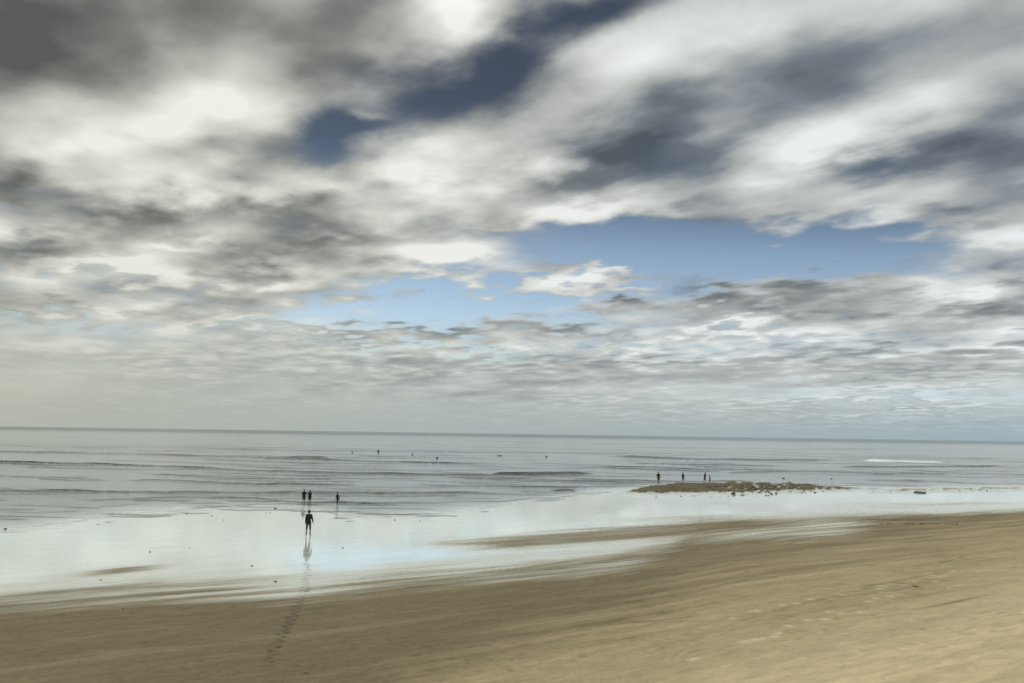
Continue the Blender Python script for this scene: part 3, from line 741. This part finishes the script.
def in_sea(px, py, show, label, Ht=1.72, **kw):
    x, y = gpt(px, py)
    return person(x, y, .03 + show - Ht, label, Ht=Ht, vox=.016, **kw)
in_sea(378.4, 454.0, 1.45, 'person standing upright knee deep far out in the sea, tallest figure offshore', face=.4, stride=.03, top='black', bottom='black', legs_cover=.9, sleeves=1.0)
in_sea(352.4, 453.0, .62, 'person chest deep in the sea, leftmost of the bathers offshore', face=1.0, stride=.03, arms=(.12, .1), top='charcoal', bottom='black')
in_sea(412.3, 455.4, .66, 'person chest deep in the sea just right of the upright standing bather', face=-.7, stride=.03, arms=(.14, .14), top='navy', bottom='black')
in_sea(437.2, 459.0, .72, 'person waist deep in the sea at the long wave crest, nearest of the bathers offshore', face=.2, stride=.03, arms=(.12, .1), top='black', bottom='black')
in_sea(546.3, 457.2, .60, 'person chest deep in the sea, rightmost of the bathers offshore', face=.2, stride=.03, arms=(.1, .1), top='charcoal', bottom='black')
x, y = gpt(499.5, 456.2)
person(x - .8, y, .13, 'person swimming stretched out flat on the sea, low dark shape offshore', Ht=1.72, face=-1.4, stride=.05, tilt=-1.50, top='black', bottom='black', legs_cover=.9, sleeves=1.0, vox=.016, arms=(.05, .05))

# ------------------------------------------------------------------ rocks, stones and weed
rock_m, Rk = new_mat('wet_rock')
co = Rk.node('ShaderNodeTexCoord').outputs['Object']
f = Rk.noise(co, 4.0, 6, .65)
Rk.put(Rk.b.inputs['Base Color'], Rk.ramp(f, [(.3, (.012, .011, .009)), (.5, (.030, .027, .020)), (.7, (.07, .062, .046))]))
Rk.put(Rk.b.inputs['Roughness'], .45)
bp = Rk.node('ShaderNodeBump'); Rk.put(bp.inputs['Height'], f); bp.inputs['Distance'].default_value = .05; Rk.put(Rk.b.inputs['Normal'], bp.outputs[0])
stone_m = simple_mat('pale_stone', (.15, .125, .085), .8, .35, 6)
brown_m = simple_mat('brown_stone', (.10, .078, .045), .7, .4, 6)
weed_m = simple_mat('dried_weed', (.030, .024, .012), .8, .5, 20)

def rock_mesh(seed, flat=.55):
    bm = bmesh.new(); bmesh.ops.create_icosphere(bm, subdivisions=3, radius=1)
    rg = random.Random(seed); o_ = Vector((rg.uniform(0, 90), rg.uniform(0, 90), 0)); cuts = [(Vector((rg.gauss(0, 1), rg.gauss(0, 1), rg.gauss(0, .8))).normalized(), rg.uniform(.55, .85)) for _ in range(7)]
    for v in bm.verts:
        p = v.co.copy()
        for (nn, dd) in cuts:
            e = p.dot(nn) - dd
            if e > 0: p -= nn * e * .85
        q = 1 + .16 * float(perlin(np.array([p.x * 1.9 + o_.x]), np.array([p.y * 1.9 + p.z * 1.3 + o_.y]), seed)[0])
        v.co = Vector((p.x * q, p.y * q * .8, p.z * q * flat))
    me = bpy.data.meshes.new('rock'); bm.to_mesh(me); bm.free()
    for p in me.polygons: p.use_smooth = True
    return me
ROCKS = [rock_mesh(i, f_) for i, f_ in enumerate((.5, .6, .45, .7, .55))]
ROCK_M = {}
def rock(name, px, py, wid, mat, k, label, cat, group=None, flat=1.0, rz=None, sea_level=False):
    if sea_level: (x, y), z = gpt(px, py), 0.0
    else: x, y, z = on_ground(px, py)
    key = (k % 5, mat.name)
    if key not in ROCK_M:
        me = ROCKS[k % 5].copy(); me.materials.append(mat); ROCK_M[key] = me
    o = bpy.data.objects.new(name, ROCK_M[key]); COL.objects.link(o)
    o.location = (x, y, z + wid * .10 * flat); o.scale = (wid * .5, wid * .5, wid * .5 * flat); o.rotation_euler = (0, 0, random.uniform(0, 6.2) if rz is None else rz)
    return tag(o, label, cat, group)

rock('rock', 403.6, 506.2, .62, rock_m, 0, 'dark boulder sitting alone in the shallow wash between shore and waves', 'rock', rz=.2, flat=1.05)
rock('rock', 919, 492.8, 1.75, rock_m, 2, 'long flat black rock on the right in front of the thin sand strip', 'rock', flat=.42, rz=0.0)
rock('rock', 733.3, 491.6, .62, rock_m, 3, 'black rock at the front edge of the sandbar, biggest of the dark rocks there', 'rock')
rock('rock', 275.3, 508.8, .28, rock_m, 1, 'small dark rock on the wet sand left of the pair of bathers', 'rock')
rock('rock', 911, 484.6, .42, rock_m, 4, 'small black rock in the shallows behind the long flat rock on the right', 'rock')
rock('rock', 783.2, 478.6, .50, rock_m, 1, 'dark rock standing in the water behind the stony part of the sandbar', 'rock', sea_level=True)
rock('rock', 831, 478.8, .44, rock_m, 0, 'dark rock in the water behind the thin right end of the sandbar', 'rock', sea_level=True)
rock('rock', 5.5, 529.5, .24, rock_m, 3, 'small dark rock at the waterline on the far left of the beach', 'rock')
for i, (px, py, w) in enumerate([(755.8, 489.6, .52), (766, 491.0, .40), (771.5, 492.2, .34), (767.5, 487, .42), (775, 487.3, .5), (779, 489, .36), (747, 486, .3), (741, 483.3, .34), (729, 483.6, .30), (798, 485.4, .4), (790, 484.6, .36), (760, 483.2, .3)]):
    rock('rock', px, py, w, rock_m, i, 'small dark rock among the stones on the right half of the sandbar', 'rock', 'dark rocks on the sandbar', flat=random.uniform(.7, 1.1))
rng = random.Random(21)
for i in range(120):
    px = rng.gauss(758, 28) if i < 84 else rng.uniform(640, 845)
    py = rng.uniform(484.2, 491.6) - max(0, px - 790) * .02
    pm = rng.choice([stone_m, brown_m, brown_m, rock_m])
    rock('stone', px, py, rng.uniform(.18, .52), pm, i, 'little stone lying on the sandbar' , 'stone', 'stones scattered over the sandbar', flat=rng.uniform(.6, 1))
for i in range(14):
    px = rng.uniform(868, 1022); py = rng.gauss(489.8 - (px - 900) * .015, 1.0)
    rock('stone', px, py, rng.uniform(.12, .30), rng.choice([brown_m, rock_m, stone_m]), i, 'little stone along the thin sand strip on the right', 'stone', 'stones on the thin sand strip')
for i, (px, py) in enumerate([(270.5, 512.3), (266.3, 512.8), (252, 566), (275.6, 582), (101, 580), (123, 609), (150, 552), (190, 548), (343, 548), (224, 520), (212, 516), (187, 514), (395, 520), (420, 521)]):
    rock('pebble', px, py, rng.uniform(.09, .17), rock_m, i, 'small dark pebble lying on the shiny wet sand', 'pebble', 'pebbles on the wet sand')

def weed_mesh(seed):
    rg = random.Random(seed); bm = bmesh.new()
    for _ in range(16):
        a = rg.uniform(0, 6.28); r_ = rg.uniform(0, .35); p = Vector((r_ * math.cos(a), r_ * math.sin(a), .04)); d = rg.uniform(0, 6.28)
        for k in range(rg.randint(3, 5)):
            d += rg.uniform(-.8, .8); q = p + Vector((math.cos(d) * .22, math.sin(d) * .22, rg.uniform(-.05, .10))); q.z = max(.02, min(.32, q.z))
            lobe(bm, p, q, .065 * (1 - k * .15), .06 * (1 - k * .17), 6); p = q
    me = bpy.data.meshes.new('seaweed_clump'); bm.to_mesh(me); bm.free()
    for p in me.polygons: p.use_smooth = True
    me.materials.append(weed_m); return me
WEED = [weed_mesh(i) for i in range(4)]
def weed(px, py, w, i, label, group=None):
    x, y, z = on_ground(px, py)
    o = bpy.data.objects.new('seaweed_clump', WEED[i % 4]); COL.objects.link(o)
    o.location = (x, y, z - .01); o.scale = (w, w * .8, w * .8); o.rotation_euler = (0, 0, random.uniform(0, 6.2))
    return tag(o, label, 'seaweed', group)
weed(915.8, 586.6, .20, 0, 'dark seaweed clump lying alone high on the dry sand at the right, largest one')
for i, (px, py) in enumerate([(371, 669.5), (375.5, 662), (448.5, 666), (345.5, 643.5), (364.5, 645.5), (350, 637), (306, 673), (298, 666), (87, 680), (321, 604), (388, 633), (402, 637.5), (411, 665)]):
    weed(px, py, rng.uniform(.055, .095), i, 'tiny seaweed clump on the damp sand of the lower left foreground', 'weed bits on the damp sand')
for i, (px, py) in enumerate([(749.5, 667), (786.5, 646.5), (825, 629.5), (782.5, 636.5), (836, 656), (993, 623), (947, 572), (938, 577), (512, 660), (553, 637), (676, 655)]):
    weed(px, py, rng.uniform(.055, .095), i, 'tiny seaweed clump on the dry sand of the lower right foreground', 'weed bits on the dry sand')
for i in range(34):
    t = rng.random(); px = 858 + 100 * t; py = 522.8 + t * 1.4 + rng.gauss(0, .45)
    weed(px, py, rng.uniform(.10, .22), i, 'dark wisp of seaweed in the strand line below the wet channel on the right', 'seaweed of the strand line')
